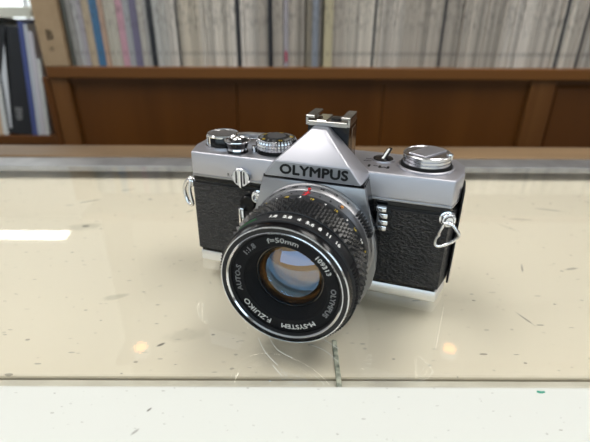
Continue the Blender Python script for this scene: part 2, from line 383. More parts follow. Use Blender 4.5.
def spine_mat(name, marks, amount):
    m = bpy.data.materials.new(name); m.use_nodes = True
    nt = m.node_tree; b = nt.nodes['Principled BSDF']; L = nt.links; b.inputs['Roughness'].default_value = 0.55
    oi = nt.nodes.new('ShaderNodeObjectInfo'); tc = nt.nodes.new('ShaderNodeTexCoord')
    mp = nt.nodes.new('ShaderNodeMapping'); mp.inputs['Scale'].default_value = (330, 60, 60)
    ad = nt.nodes.new('ShaderNodeVectorMath'); ad.operation = 'ADD'
    sc = nt.nodes.new('ShaderNodeVectorMath'); sc.operation = 'SCALE'; sc.inputs[3].default_value = 9.0
    cmb = nt.nodes.new('ShaderNodeCombineXYZ'); L.new(oi.outputs['Random'], cmb.inputs[0]); L.new(oi.outputs['Random'], cmb.inputs[2]); L.new(cmb.outputs[0], sc.inputs[0])
    L.new(tc.outputs['Object'], ad.inputs[0]); L.new(sc.outputs[0], ad.inputs[1]); L.new(ad.outputs[0], mp.inputs['Vector'])
    n = nt.nodes.new('ShaderNodeTexNoise'); n.inputs['Detail'].default_value = 2; n.inputs['Scale'].default_value = 1.0; L.new(mp.outputs[0], n.inputs['Vector'])
    r = nt.nodes.new('ShaderNodeMapRange'); r.inputs[1].default_value = 0.52; r.inputs[2].default_value = 0.60; L.new(n.outputs['Fac'], r.inputs[0])
    sx = nt.nodes.new('ShaderNodeSeparateXYZ'); L.new(tc.outputs['Object'], sx.inputs[0])
    # title zone high on the spine, issue number low on it
    hi = nt.nodes.new('ShaderNodeMapRange'); hi.inputs[1].default_value = 0.055; hi.inputs[2].default_value = 0.085; L.new(sx.outputs[2], hi.inputs[0])
    d = nt.nodes.new('ShaderNodeMath'); d.operation = 'SUBTRACT'; d.inputs[1].default_value = 0.027; L.new(sx.outputs[2], d.inputs[0])
    ab = nt.nodes.new('ShaderNodeMath'); ab.operation = 'ABSOLUTE'; L.new(d.outputs[0], ab.inputs[0])
    lo = nt.nodes.new('ShaderNodeMath'); lo.operation = 'LESS_THAN'; lo.inputs[1].default_value = 0.0042; L.new(ab.outputs[0], lo.inputs[0])
    ax = nt.nodes.new('ShaderNodeMath'); ax.operation = 'ABSOLUTE'; L.new(sx.outputs[0], ax.inputs[0])
    lx = nt.nodes.new('ShaderNodeMath'); lx.operation = 'LESS_THAN'; lx.inputs[1].default_value = 0.0018; L.new(ax.outputs[0], lx.inputs[0])
    lm = nt.nodes.new('ShaderNodeMath'); lm.operation = 'MULTIPLY'; L.new(lo.outputs[0], lm.inputs[0]); L.new(lx.outputs[0], lm.inputs[1])
    hm = nt.nodes.new('ShaderNodeMath'); hm.operation = 'MULTIPLY'; L.new(hi.outputs[0], hm.inputs[0]); L.new(r.outputs[0], hm.inputs[1])
    mx = nt.nodes.new('ShaderNodeMath'); mx.operation = 'MAXIMUM'; L.new(lm.outputs[0], mx.inputs[0]); L.new(hm.outputs[0], mx.inputs[1])
    am = nt.nodes.new('ShaderNodeMath'); am.operation = 'MULTIPLY'; am.inputs[1].default_value = amount if marks else 0.0; L.new(mx.outputs[0], am.inputs[0])
    mix = nt.nodes.new('ShaderNodeMix'); mix.data_type = 'RGBA'; L.new(am.outputs[0], mix.inputs[0]); L.new(oi.outputs['Color'], mix.inputs[6]); mix.inputs[7].default_value = (0.06, 0.055, 0.055, 1)
    L.new(mix.outputs[2], b.inputs['Base Color'])
    return m
cover_mat = spine_mat('printed_cover', True, 0.5)
plain_cover = spine_mat('plain_cover', False, 0)
paper = mat('page_paper', (0.62, 0.58, 0.50), 0.8, noise=(300, (0.50, 0.46, 0.40), 1))

BOOKM = {}
def book_mesh(t, h, dep, plain=False):
    key = (round(t, 4), round(h, 3), round(dep, 3), plain)
    if key in BOOKM: return BOOKM[key]
    bm = bmesh.new(); c = 0.0005; b = min(0.0018, t * 0.3)
    outer = [(-t / 2, dep), (-t / 2, b), (-t / 4, b * 0.25), (0, 0), (t / 4, b * 0.25), (t / 2, b), (t / 2, dep)]
    inner = [(t / 2 - c, dep), (t / 2 - c, b + c), (-t / 2 + c, b + c), (-t / 2 + c, dep)]
    extrude_poly(bm, [(x, y, 0) for x, y in outer + inner], (0, 0, h))
    nf = len(bm.faces)
    box(bm, -t / 2 + c, t / 2 - c, b + c, dep - 0.003, 0.002, h - 0.003)
    bmesh.ops.recalc_face_normals(bm, faces=bm.faces)
    bm.faces.ensure_lookup_table()
    for f in bm.faces[nf:]: f.material_index = 1
    me = bpy.data.meshes.new('magazine'); bm.to_mesh(me); bm.free()
    me.materials.append(plain_cover if plain else cover_mat); me.materials.append(paper)
    BOOKM[key] = me
    return me
def add_book(name, x, y, z, t, h, dep, col, label, cat, group=None, lean=0.0, plain=False):
    o = bpy.data.objects.new(name, book_mesh(t, h, dep, plain)); C.objects.link(o)
    o.location = (x, y, z); o.rotation_euler = (0, lean, 0); o.color = (*col, 1)
    tag(o, label, cat, group); return o

OFFW = ('off-white magazine with small printing on its spine in the bookcase row', 'off-white magazines on the bookcase shelf')
GREY = ('pale grey magazine with printed spine in the bookcase row', 'pale grey magazines on the bookcase shelf')
SHADE_GAP = ('slim dark slab coloured as the shaded gap between pale magazines in the bookcase row', 'dark shade gaps on the bookcase shelf')
BEIGE = ('beige magazine with printed spine in the bookcase row', 'beige magazines on the bookcase shelf')
ZSB = ZS
SH = px2x                                  # pixel column -> shelf x, at the spine foot
def sx(u): return px2x(u, 66)
# single coloured magazines by place in the row: (pixel from, pixel to, colour, label)
special = [
    (71, 76, (0.10, 0.10, 0.08), 'olive black magazine beside the brown cardboard file'), (76, 81, (0.34, 0.32, 0.29), GREY), (81, 86, (0.50, 0.48, 0.46), OFFW), (86, 90.5, (0.42, 0.38, 0.40), GREY),
    (90.5, 98, (0.50, 0.39, 0.26), 'tan magazine standing left against the blue magazine'), (98, 106, (0.05, 0.16, 0.30), 'blue magazine beside tan ones near the cardboard file'),
    (106, 111, (0.52, 0.34, 0.24), 'salmon brown magazine beside the blue magazine'), (111, 116.5, (0.52, 0.47, 0.38), BEIGE), (116.5, 123, (0.54, 0.49, 0.40), BEIGE),
    (123, 130, (0.60, 0.33, 0.38), 'pink magazine standing between beige and grey ones'), (130, 136, (0.40, 0.40, 0.40), GREY), (136, 143, (0.17, 0.15, 0.23), 'violet grey magazine next to the pink one'),
    (143, 149, (0.50, 0.46, 0.40), BEIGE), (149, 152.5, (0.48, 0.46, 0.43), OFFW), (152.5, 158, (0.012, 0.014, 0.018), 'black magazine among pale ones right of the violet grey one'),
    (158, 164, (0.52, 0.50, 0.46), OFFW), (164, 171, (0.50, 0.47, 0.42), BEIGE),
    (284, 288.5, (0.46, 0.42, 0.44), ('pale magazine with a crimson spot low on its spine', None)),
    (306, 312, (0.26, 0.22, 0.16), 'brown and olive printed magazine among the pale row'), (312, 318, (0.27, 0.29, 0.33), 'slate blue printed magazine beside the brown and olive one'),
    (323.5, 332, (0.56, 0.48, 0.30), 'wide pale yellow magazine right of the slate blue one')]
h_std = 0.285
occ = []
for a, b, col, lab in special:
    xa, xb = sx(a), sx(b); t = xb - xa - 0.0003; col = tuple(c * 0.78 for c in col)
    grp = None
    if isinstance(lab, tuple): lab, grp = lab
    add_book('magazine', (xa + xb) / 2, YS + 0.006 + random.uniform(0, 0.004), ZSB, t, h_std, 0.21, col, lab, 'magazine', grp); occ.append((xa, xb))
    if a == 284:
        bm = bmesh.new(); box(bm, -0.0025, 0.0025, -0.0006, 0.0004, 0.010, 0.032, 0.0002, 1)
        d = finish('spine_mark', bm, mat('crimson_print', (0.36, 0.02, 0.06), 0.5)); d.parent = bpy.data.objects[-1] if False else C.objects[len(C.objects) - 2]
x = sx(171); xend = XR - 0.01; n = 0
gap_at = [sx(u) for u in (180, 241, 271, 372, 441, 557, 578)]  # near-black slabs stand in for the shade in gaps between magazines
THK = [0.0062, 0.0068, 0.0074, 0.0082, 0.0092]
run_col = None; left = 0
while x < min(xend, sx(640)):
    hit = [o for o in occ if o[0] - 0.003 < x + 0.004 < o[1]]
    if hit: x = hit[0][1] + 0.0002; continue
    if left <= 0:
        left = random.randint(3, 11); t0 = random.choice(THK); q = random.random()
        base = random.choice([(0.50, 0.47, 0.42), (0.46, 0.43, 0.39), (0.42, 0.40, 0.37), (0.52, 0.49, 0.45), (0.38, 0.35, 0.31), (0.47, 0.43, 0.36)])
        yj0 = random.uniform(0, 0.006)
    left -= 1
    nxt = [o[0] for o in occ if o[0] > x]
    t = t0
    if nxt and x + t > min(nxt): t = min(nxt) - x
    if t < 0.0025: x += t + 0.0002; continue
    dk = [d for d in gap_at if x - 0.001 <= d < x + t]
    if dk:
        t = min(t, 0.0048); col = (0.03, 0.03, 0.035); lab = SHADE_GAP
    else:
        j = random.choice((0.55, 0.72, 0.8, 0.8, 0.85, 0.9, 0.95)) * random.uniform(0.90, 1.06) * 1.38; col = (base[0] * j * 1.03, base[1] * j * 0.98, base[2] * j * 0.93)
        tone = 'beige' if col[0] - col[2] >= 0.16 else 'off-white' if col[0] > 0.58 else 'pale grey' if col[0] > 0.50 else 'mid grey' if col[0] > 0.40 else 'dull brownish grey'
        width = 'slim ' if t < 0.0066 else 'thick ' if t > 0.0085 else ''
        lab = (width + tone + ' magazine with printed spine in the bookcase row', width + tone + ' magazines on the bookcase shelf')
    add_book('magazine', x + t / 2, YS + 0.005 + yj0 + random.uniform(0, 0.005), ZSB, round(t, 4) - 0.0006, h_std, 0.21, col, lab[0], 'magazine', lab[1])
    x += round(t, 4) + 0.0001; n += 1

# brown cardboard file at the row's end
cb = mat('cardboard', (0.34, 0.235, 0.135), 0.75, noise=(40, (0.30, 0.205, 0.115), 1))
x0, x1 = sx(45.5), sx(70.5)
cf = empty('cardboard_file', ((x0 + x1) / 2, YS - 0.004, ZSB)); hw = (x1 - x0) / 2 - 0.0005
tag(cf, 'brown cardboard magazine file at the end of the bookcase row', 'file box')
bm = bmesh.new(); box(bm, -hw, hw, 0, 0.22, 0, 0.30, 0.002, 2); finish('box_shell', bm, cb, cf)
inkb = mat('brown_ink', (0.07, 0.05, 0.03), 0.7)
bm = text_bm('B', 0.026, lambda u, v, w: Vector((u - 0.001, -0.0003 - w, 0.062 + v)), weight=0.0004, depth=0.0002)
text_bm('15', 0.010, lambda u, v, w: Vector((u - 0.003, -0.0003 - w, 0.035 + v)), weight=0.0002, depth=0.0002, bm=bm)
finish('printed_mark', bm, inkb, cf)

# lower rack left of the bookcase, with upright books
ZR = -0.150; YR = 0.815
rack = empty('low_book_rack', (-0.9, YR, FLOOR)); tag(rack, 'dark low book rack beside the end of the brown bookcase', 'book rack')
def rpart(name, x0, x1, y0, y1, z0, z1, m):
    bm = bmesh.new(); box(bm, x0 + 0.9, x1 + 0.9, y0, y1, z0 + OFF, z1 + OFF, 0.001, 1); return finish(name, bm, m, rack)
rpart('shelf', -1.25, XL - 0.02, 0.0, 0.26, ZR - 0.02, ZR, wood_dark)
rpart('back_board', -1.25, XL - 0.02, 0.255, 0.265, FLOOR, 0.06, wood_dark)
rpart('side_board', -1.268, -1.25, 0.0, 0.265, FLOOR, 0.06, wood_dark)
rpart('front_board', -1.25, XL - 0.02, 0.01, 0.03, FLOOR, ZR - 0.02, wood_dark)
def lx(u, v=134): # pixel column on the lower rack's front
    a = 0.4603; fv = (221 - v) / 439.7
    return cam.location.x + (YR - cam.location.y) / (math.cos(a) + fv * math.sin(a)) * (u - 295) / 439.7
lows = [(-60, -44, (0.45, 0.42, 0.38), 'grey beige book on the low rack beside a cream book', 0.24), (-44, -30, (0.52, 0.48, 0.40), 'cream book on the low rack, farthest from the bookcase', 0.25),
        (-30, -18, (0.20, 0.24, 0.30), 'slate blue book on the low rack between cream and white books', 0.24), (-18, -2, (0.60, 0.60, 0.57), 'thick white book on the low rack', 0.245),
        (-2, 2.5, (0.55, 0.38, 0.24), 'thin tan book on the low rack beside the thick white book', 0.24), (2.5, 8, (0.58, 0.58, 0.56), 'white book on the low rack beside the black folder', 0.24),
        (8, 32, (0.009, 0.009, 0.011), 'black folder with a slanted white paper on the low rack', 0.235),
        (32, 37, (0.055, 0.075, 0.22), 'navy blue book on the low rack beside the black folder', 0.245), (37, 40.5, (0.50, 0.52, 0.55), 'thin pale blue book on the low rack', 0.24),
        (40.5, 45, (0.52, 0.49, 0.52), 'white book with faint lilac spine at the low rack end', 0.225), (45, 49, (0.56, 0.55, 0.52), 'slim cream booklet pressed against the bookcase side', 0.17)]
LEAN = 0.12
for a, b, col, lab, h in lows:
    xa, xb = lx(a), lx(b)
    th = (xb - xa) * math.cos(LEAN) - 0.0006
    o = add_book('book', (xa + xb) / 2, YR + 0.004, ZR + th / 2 * math.sin(LEAN) + 0.0002, th, h, 0.19, col, lab, 'book', None, plain=True, lean=LEAN)
    if a == 8:
        bm = bmesh.new(); t = (xb - xa) / 2
        extrude_poly(bm, [(-t * 0.75, -0.0012, 0.012), (-t * 0.6, -0.0012, 0.012), (-t * 0.15, -0.0012, 0.20), (t * 0.15, -0.0012, 0.235), (-t * 0.75, -0.0012, 0.13)], (0, 0.001, 0))
        finish('paper_edge', bm, mat('white_paper', (0.55, 0.56, 0.58), 0.6), o)
        bm = bmesh.new(); rnd = random.Random(3)
        for k in range(5): 
            zz = 0.035 + 0.006 * k; box(bm, -t * 0.1, t * rnd.uniform(0.2, 0.6), -0.0008, 0.0003, zz, zz + 0.002)
        finish('printed_mark', bm, dimwhite, o)

# sheets of paper lying across the leaning books
bm = bmesh.new()
for k in range(5):
    box(bm, -0.13 + 0.004 * (k % 2), 0.055 - 0.003 * ((k * 3) % 4), 0.0, 0.15, 0.004 * k, 0.004 * k + 0.0038, 0.0005, 1)
o = finish('paper_stack', bm, mat('stack_paper', (0.62, 0.61, 0.52), 0.7)); o.location = (lx(4, 18), YR + 0.02, ZR + 0.2512); tag(o, 'stack of pale papers lying on top of the low rack books', 'papers')

# bright window beyond
win = empty('window_1', (-1.95, 3.38, 0.0)); win['kind'] = 'structure'
win_glow = mat('window_daylight', (0.8, 0.85, 0.9), 0.4, emit=((0.92, 1.0, 0.98), 2.2))
bm = bmesh.new(); box(bm, -0.9, 0.9, -0.01, 0.0, 0.02, 1.1); finish('pane', bm, win_glow, win)
bm = bmesh.new()
for a in (-0.93, -0.015, 0.90): box(bm, a, a + 0.03, -0.05, 0.01, -0.01, 1.13)
for z in (-0.01, 0.55, 1.10): box(bm, -0.93, 0.93, -0.045, 0.01, z, z + 0.03)
finish('window_frame', bm, lamp_white, win)

win = empty('added_window', (0.1, -2.58, 0.0)); win['kind'] = 'structure'  # unseen window added to throw a blue reflection into the lens
added_glow = mat('added_window_glow', (0.8, 0.85, 0.9), 0.4, emit=((0.66, 0.86, 1.0), 1.9))
bm = bmesh.new(); box(bm, -3.1, 2.0, 0.0, 0.01, 0.12, 1.25); finish('pane', bm, added_glow, win)
bm = bmesh.new()
for a in (-3.14, 2.0): box(bm, a, a + 0.04, -0.01, 0.04, 0.08, 1.29)
for z in (0.08, 1.25): box(bm, -3.1, 2.0, -0.01, 0.04, z, z + 0.04)
finish('window_frame', bm, lamp_white, win)

# two small warm spot lamps under the bookcase top
for ux in (-0.472, 0.466):
    t = empty('spot_lamp', (ux, YS + 0.03, 0.8347)); tag(t, 'small warm spot lamp under the upper bookcase shelf', 'lamp', 'spot lamps under the upper shelf')
    bm = bmesh.new(); lathe(bm, [(0.0, 0.0), (0.022, 0.0), (0.026, -0.03), (0.024, -0.03), (0.020, -0.012), (0.0, -0.012)], seg=24); finish('shade', bm, lamp_white, t, 40)
    bm = bmesh.new(); lathe(bm, [(0.0, -0.013), (0.012, -0.015), (0.018, -0.026), (0.012, -0.036), (0.0, -0.040)], seg=20); finish('bulb', bm, MATS.get('bulb_glow') or mat('bulb_glow', (1, 0.8, 0.5), 0.4, emit=((1.0, 0.42, 0.10), 7.0)), t, 60)

# ------------------------------------------------------------------ the film camera (body frame in millimetres)
K = 0.001
film = empty('film_camera', (0, 0, 0), -0.3244)
tag(film, 'silver and black film reflex camera with attached lens standing on the glass counter', 'camera')
XO, ZL = 3.66, 30.6
def part(name, bm, m, parent=None, smooth=None): return finish(name, bm, m, parent or film, smooth, K)
def plan(half, end, yb, c=12.6, dx=0.0, dy=0.0):
    return [(-half - dx, -dy), (half + dx, -dy), (end + dx, c), (end + dx, yb - 8), (half + dx, yb + dy), (-half - dx, yb + dy), (-end - dx, yb - 8), (-end - dx, c)]
def slab(name, pts, z0, z1, m, bevel, parent=None, smooth=35, seg=2):
    bm = bmesh.new(); extrude_poly(bm, [(x, y, z0) for x, y in pts], (0, 0, z1 - z0), bevel, seg); return part(name, bm, m, parent, smooth)
YB = 31.5
slab('base_plate', plan(64.0, 67.6, YB), 0.0, 6.2, bright, 0.9)
slab('base_seam', plan(63.2, 67.0, YB - 0.5, dy=-0.5), 6.0, 7.6, gloss, 0.0)
slab('body_shell', plan(63.6, 67.4, YB - 1, dy=-0.4), 7.2, 51.5, black, 0.4)
# leatherette panels wrap the front on either side of the mirror box
for pts in ([(-64.3, 0.0), (-25.0, 0.0), (-25.0, 2.0), (-63, 2.0), (-66.2, 12.6), (-67.9, 12.6)], [(30.0, 0.0), (64.3, 0.0), (67.9, 12.6), (66.2, 12.6), (63, 2.0), (30.0, 2.0)]):
    bm = bmesh.new(); extrude_poly(bm, [(x, y - 0.35, 8.2) for x, y in pts], (0, 0, 38.6)); part('leatherette', bm, leather)
# thin chrome line along leatherette top
slab('trim_strip', plan(63.9, 67.6, YB - 0.6, dy=-0.1), 48.2, 51.2, gloss, 0.3)
slab('cover_lip', plan(64.5, 68.2, YB), 50.6, 51.8, plate, 0.3)
slab('top_cover', plan(64.4, 68.1, YB), 51.4, 63.6, satin, 1.1, seg=3)
# film back with its proud right-hand edge
bm = bmesh.new(); extrude_poly(bm, [(x, y, 6.6) for x, y in ((-68.4, 20), (-68.0, 12.8), (-69.0, 12.8), (-69.4, 22), (-66, YB + 1.6), (66, YB + 1.6), (69.6, 22), (69.2, 9.5), (68.2, 9.5), (68.4, 20), (64, YB), (-64, YB))], (0, 0, 50.0), 0.3, 1); fb = part('film_back', bm, black, smooth=35)
bm = bmesh.new(); box(bm, 68.9, 69.5, 9.0, 10.4, 7.5, 36.0, 0.2, 1); part('hinge_edge', bm, chrome, fb)

# mirror box: chrome front plate that flares around the mount, black flanks
half_r = [(24.2, 60.2), (26.0, 52), (28.2, 44), (30.8, 36), (31.8, 29), (31.8, 20), (30.6, 12), (27.5, 4.5), (26.0, 0.4)]
outl = [(XO + x, z) for x, z in half_r] + [(XO - x * (0.965 if z > 40 else 1), z) for x, z in reversed(half_r)]
bm = bmesh.new(); extrude_poly(bm, [(x, -13.0, z) for x, z in outl], (0, 2.4, 0), 0.5, 2); mb = part('mirror_box_plate', bm, plate, smooth=35)
bm = bmesh.new(); extrude_poly(bm, [(XO + (x - XO) * 0.985, -10.7, z) for x, z in outl], (0, 11.5, 0)); part('mirror_box', bm, gloss)
bm = bmesh.new(); box(bm, XO - 22.9, XO + 23.6, -12.4, 6, 60.0, 61.4); part('prism_seam', bm, gloss)

# prism housing: nameplate strip, sloping triangular face, flanks
bm = bmesh.new()
P = [(-22.7, -13.2, 61.2), (22.7, -13.2, 61.2), (-17.0, -12.6, 68.4), (17.0, -12.6, 68.4), (-3.2, -3.2, 81.7), (3.2, -3.2, 81.7),
     (-23.8, 1, 61.2), (23.8, 1, 61.2), (-23.8, 1, 62.6), (23.8, 1, 62.6), (-18, 8, 63.0), (18, 8, 63.0), (-3.4, 4, 81.7), (3.4, 4, 81.7)]
vs = [bm.verts.new((XO + x, y, z)) for x, y, z in P]
res = bmesh.ops.convex_hull(bm, input=vs)
bmesh.ops.dissolve_limit(bm, angle_limit=math.radians(3), verts=bm.verts, edges=bm.edges)
bmesh.ops.bevel(bm, geom=list(bm.edges), offset=0.55, segments=2, affect='EDGES', profile=0.5)
prism = part('prism_housing', bm, satin, smooth=30)
bm = bmesh.new()
# nameplate inlay (slightly darker brushed strip)
extrude_poly(bm, [(XO - 21.9, -13.28, 61.7), (XO + 21.9, -13.28, 61.7), (XO + 16.7, -12.78, 68.1), (XO - 16.7, -12.78, 68.1)], (0, 0.5, 0.04)); part('nameplate', bm, plate, prism)
bm = text_bm('OLYMPUS', 6.0, lambda u, v, w: Vector((XO + 0.9 + u, -13.05 - w + v * 0.08, 64.9 + v)), sx=1.17, weight=0.24, depth=0.25, spacing=1.03)
part('name_lettering', bm, ink, prism)

# accessory shoe on its black pedestal
SX, SY, SZ = 6.3, 2.2, 81.9
bm = bmesh.new(); box(bm, SX - 9.6, SX + 9.8, SY + 1.2, SY + 19, 63.2, SZ + 0.6, 0.4, 1); sp = part('shoe_pedestal', bm, gloss)
bm = bmesh.new(); extrude_poly(bm, [(SX + 9.2, SY + 8.0, 64.5), (SX + 9.2, SY + 16, 64.5), (SX + 9.2, SY + 16, 80), (SX + 9.2, SY + 8, 80)], (0.75, 0, 0), 0.15, 1); part('reflection_plate', bm, mat('brown_reflection', (0.20, 0.15, 0.11), 0.12, 0.8), sp)  # brownish reflection on the pedestal flank, put in as a tinted plate
steel = mat('shoe_steel', (0.50, 0.49, 0.47), 0.24, 1.0)
bm = bmesh.new(); box(bm, SX - 10.2, SX + 10.2, SY, SY + 15.0, SZ, SZ + 1.2, 0.25, 1); sh = part('accessory_shoe', bm, steel, smooth=30)
for s in (-1, 1):
    bm = bmesh.new(); a, b = sorted((s * 10.2, s * 9.0)); box(bm, SX + a, SX + b, SY, SY + 15.0, SZ + 0.6, SZ + 4.0, 0.25, 1)
    a, b = sorted((s * 10.2, s * 6.1)); box(bm, SX + a, SX + b, SY, SY + 15.0, SZ + 3.1, SZ + 4.4, 0.25, 1); part('shoe_rail', bm, steel, sh)
bm = bmesh.new(); box(bm, SX - 9.0, SX + 9.0, SY - 0.1, SY + 0.7, SZ - 0.2, SZ + 2.0, 0.2, 1); part('shoe_front_lip', bm, steel, sh)
bm = bmesh.new(); extrude_poly(bm, [(SX - 6.5, SY + 2, SZ + 1.2), (SX - 1.2, SY + 2, SZ + 1.2), (SX - 1.2, SY + 15, SZ + 1.2), (SX - 6.5, SY + 15, SZ + 1.2)], (0, 0, 0.8), 0.2, 1); part('spring_leaf', bm, chrome, sh)
bm = bmesh.new(); lathe(bm, [(0, SZ + 2.0), (2.2, SZ + 2.0), (2.6, SZ + 1.1)], Matrix.Translation((SX + 2.0, SY + 8.5, 0)), 24); part('contact', bm, black, sh, 40)

# ---- top controls
def turned(name, prof, x, y, m, parent=None, seg=56, ripple=None, smooth=40):
    bm = bmesh.new(); lathe(bm, prof, Matrix.Translation((x, y, 0)), seg, ripple); return part(name, bm, m, parent, smooth)
ZT = 63.6
# rewind knob
RX, RY = 50.6, 16.6
turned('rewind_collar', [(0, ZT), (12.9, ZT), (13.0, ZT + 0.5), (12.2, ZT + 0.9), (11.6, ZT + 0.3)], RX, RY, satin)
turned('rewind_base', [(11.6, ZT + 0.2), (11.4, ZT + 1.9), (9.0, ZT + 1.9)], RX, RY, matte)
rk = turned('rewind_knob', [(9, ZT + 1.6), (10.4, ZT + 1.7), (10.9, ZT + 2.2), (10.9, ZT + 3.1), (10.3, ZT + 3.35), (10.3, ZT + 3.6), (10.9, ZT + 3.9), (10.9, ZT + 4.7), (10.4, ZT + 4.9), (10.4, ZT + 5.1), (10.9, ZT + 5.4), (10.9, ZT + 6.3), (10.4, ZT + 6.8), (9.9, ZT + 6.9), (9.6, ZT + 6.6), (0, ZT + 6.6)], RX, RY, knob_metal, seg=72)
# folded crank lying across the knob
bm = bmesh.new(); ca = math.radians(-32)
pts = []
for k in range(9): a = ca + PI / 2 + 0.55 - 1.1 * k / 8; pts.append((RX + 9.4 * math.cos(a), RY + 9.4 * math.sin(a), ZT + 6.6))
pp = [(-4.6, -8.2), (4.6, -8.2), (4.6, 8.2), (2.4, 9.2), (-2.4, 9.2), (-4.6, 8.2)]
rot = Matrix.Rotation(ca, 2)
pts = [(RX + (rot @ Vector(q))[0], RY + (rot @ Vector(q))[1], ZT + 6.5) for q in pp]
extrude_poly(bm, pts, (0, 0, 0.75), 0.25, 1); part('rewind_crank', bm, satin, rk, 30)
bm = bmesh.new(); q = rot @ Vector((9.3, 3.5)); lathe(bm, [(0, ZT + 7.6), (1.4, ZT + 7.5), (1.6, ZT + 6.8), (1.4, ZT + 5.2), (0, ZT + 5.2)], Matrix.Translation((RX + q[0], RY + q[1], 0)), 18); part('crank_handle', bm, chrome, rk, 40)
# on/off switch
PX, PY = 30.4, 19.4
turned('switch_collar', [(0, ZT), (5.6, ZT), (5.5, ZT + 0.5), (4.9, ZT + 0.6)], PX, PY, satin)
sw = turned('switch_dish', [(4.9, ZT + 0.55), (4.7, ZT + 0.9), (3.2, ZT + 1.0), (0, ZT + 1.2)], PX, PY, gloss)
bm = bmesh.new(); extrude_poly(bm, [(PX - 1.4, PY - 1.2, ZT + 0.8), (PX + 1.3, PY - 1.6, ZT + 0.8), (PX + 3.4, PY + 3.0, ZT + 4.6), (PX + 0.9, PY + 3.4, ZT + 4.6)], (0.5, 1.8, 0.2), 0.3, 1); lv = part('switch_lever', bm, gloss, sw)
bm = bmesh.new(); extrude_poly(bm, [(PX - 0.6, PY - 1.55, ZT + 0.9), (PX + 0.45, PY - 1.65, ZT + 0.9), (PX + 2.55, PY + 3.0, ZT + 4.7), (PX + 1.7, PY + 3.15, ZT + 4.7)], (-0.05, -0.25, 0.12)); part('lever_stripe', bm, white, sw)
bm = text_bm('M-1', 4.2, lambda u, v, w: Vector((29.4 - u, 8.6 - v, ZT + 0.03 + w)), sx=1.7, weight=0.22, depth=0.03); part('model_lettering', bm, ink)
bm = text_bm('OFF', 1.7, lambda u, v, w: Vector((23.6 - u, 15.4 - v, ZT + 0.03 + w)), sx=1.3, weight=0.02, depth=0.03); text_bm('ON', 1.7, lambda u, v, w: Vector((24.0 - u, 18.6 - v, ZT + 0.03 + w)), sx=1.3, weight=0.02, depth=0.03, bm=bm)
part('switch_lettering', bm, ink)
# film speed dial
AX, AY = -23.2, 15.2
turned('dial_base', [(0, ZT), (10.4, ZT), (10.2, ZT + 0.6), (9.3, ZT + 0.8), (9.3, ZT + 2.4)], AX, AY, black)
ad = turned('film_speed_dial', [(9.2, ZT + 2.0), (10.3, ZT + 2.1), (10.5, ZT + 2.5), (10.5, ZT + 3.4), (10.0, ZT + 3.6), (10.5, ZT + 3.9), (10.5, ZT + 4.9), (10.0, ZT + 5.1), (10.4, ZT + 5.4), (10.2, ZT + 6.3), (9.5, ZT + 7.2), (9.2, ZT + 7.2)], AX, AY, knob_metal, seg=216, ripple=(36, 0.55, 1, 10), smooth=25)
turned('dial_face', [(9.3, ZT + 7.1), (5.6, ZT + 7.7), (5.2, ZT + 7.6), (0, ZT + 7.6)], AX, AY, black, ad)
turned('dial_centre', [(4.9, ZT + 7.5), (4.7, ZT + 8.0), (0, ZT + 8.0)], AX, AY, mat('dial_centre_grey', (0.05, 0.05, 0.055), 0.3), ad)
nums = ['25', '50', '100', '200', '400', '800', '1600', '12', '6', '40', '80', '160', '320', '640', '1250']
by, bw = bmesh.new(), bmesh.new()
for k, s in enumerate(nums):
    a = 2 * PI * k / len(nums)
    fn = lambda u, v, w, a=a: Vector((AX + (7.5 + v) * math.sin(a) + u * math.cos(a), AY + (7.5 + v) * math.cos(a) - u * math.sin(a), ZT + 7.47 - v * 0.16 + w))
    text_bm(s if len(s) < 4 else s[:2], 2.3, fn, sx=0.85, weight=0.07, depth=0.04, bm=by if k % 3 == 0 else bw)
part('dial_numbers', by, yellow, ad); part('dial_numbers', bw, dimwhite, ad)
# wind lever hub, counter and lever
WX, WY = -53.2, 15.2
wl = turned('wind_lever_hub', [(0, ZT), (8.8, ZT), (8.8, ZT + 0.7), (8.2, ZT + 1.0), (8.2, ZT + 6.0), (7.8, ZT + 6.5)], WX, WY, gloss)
turned('hub_ring', [(8.3, ZT + 5.6), (8.4, ZT + 6.3), (8.0, ZT + 6.9), (7.5, ZT + 7.0), (7.3, ZT + 6.6)], WX, WY, chrome, wl)
turned('hub_cap', [(7.4, ZT + 6.6), (0, ZT + 6.7)], WX, WY, mat('hub_cap_grey', (0.16, 0.15, 0.15), 0.3, 0.6), wl)
turned('hub_foot', [(9.2, ZT), (9.3, ZT + 0.9), (8.2, ZT + 1.1)], WX, WY, knob_metal, wl)
for a in (-118, -160): 
    a = math.radians(a); bm = bmesh.new(); q = Matrix.Translation((WX + 8.25 * math.cos(a), WY + 8.25 * math.sin(a), 0)) @ Matrix.Rotation(a, 4, 'Z')
    box(bm, -0.25, 0.25, -0.65, 0.65, ZT + 1.1, ZT + 5.9); bmesh.ops.transform(bm, matrix=q, verts=bm.verts); part('hub_mark', bm, chrome, wl)
bm = bmesh.new()
arm = [(WX + 2, WY + 6.5), (WX + 10, WY + 11), (WX + 24, WY + 13.5), (WX + 34, WY + 12.0), (WX + 36, WY + 13.5), (WX + 24, WY + 16.6), (WX + 8, WY + 15), (WX - 4, WY + 8)]
extrude_poly(bm, [(x, y, ZT + 1.6) for x, y in arm], (0, 0, 2.6), 0.4, 2); part('wind_lever_arm', bm, bright, wl, 30)
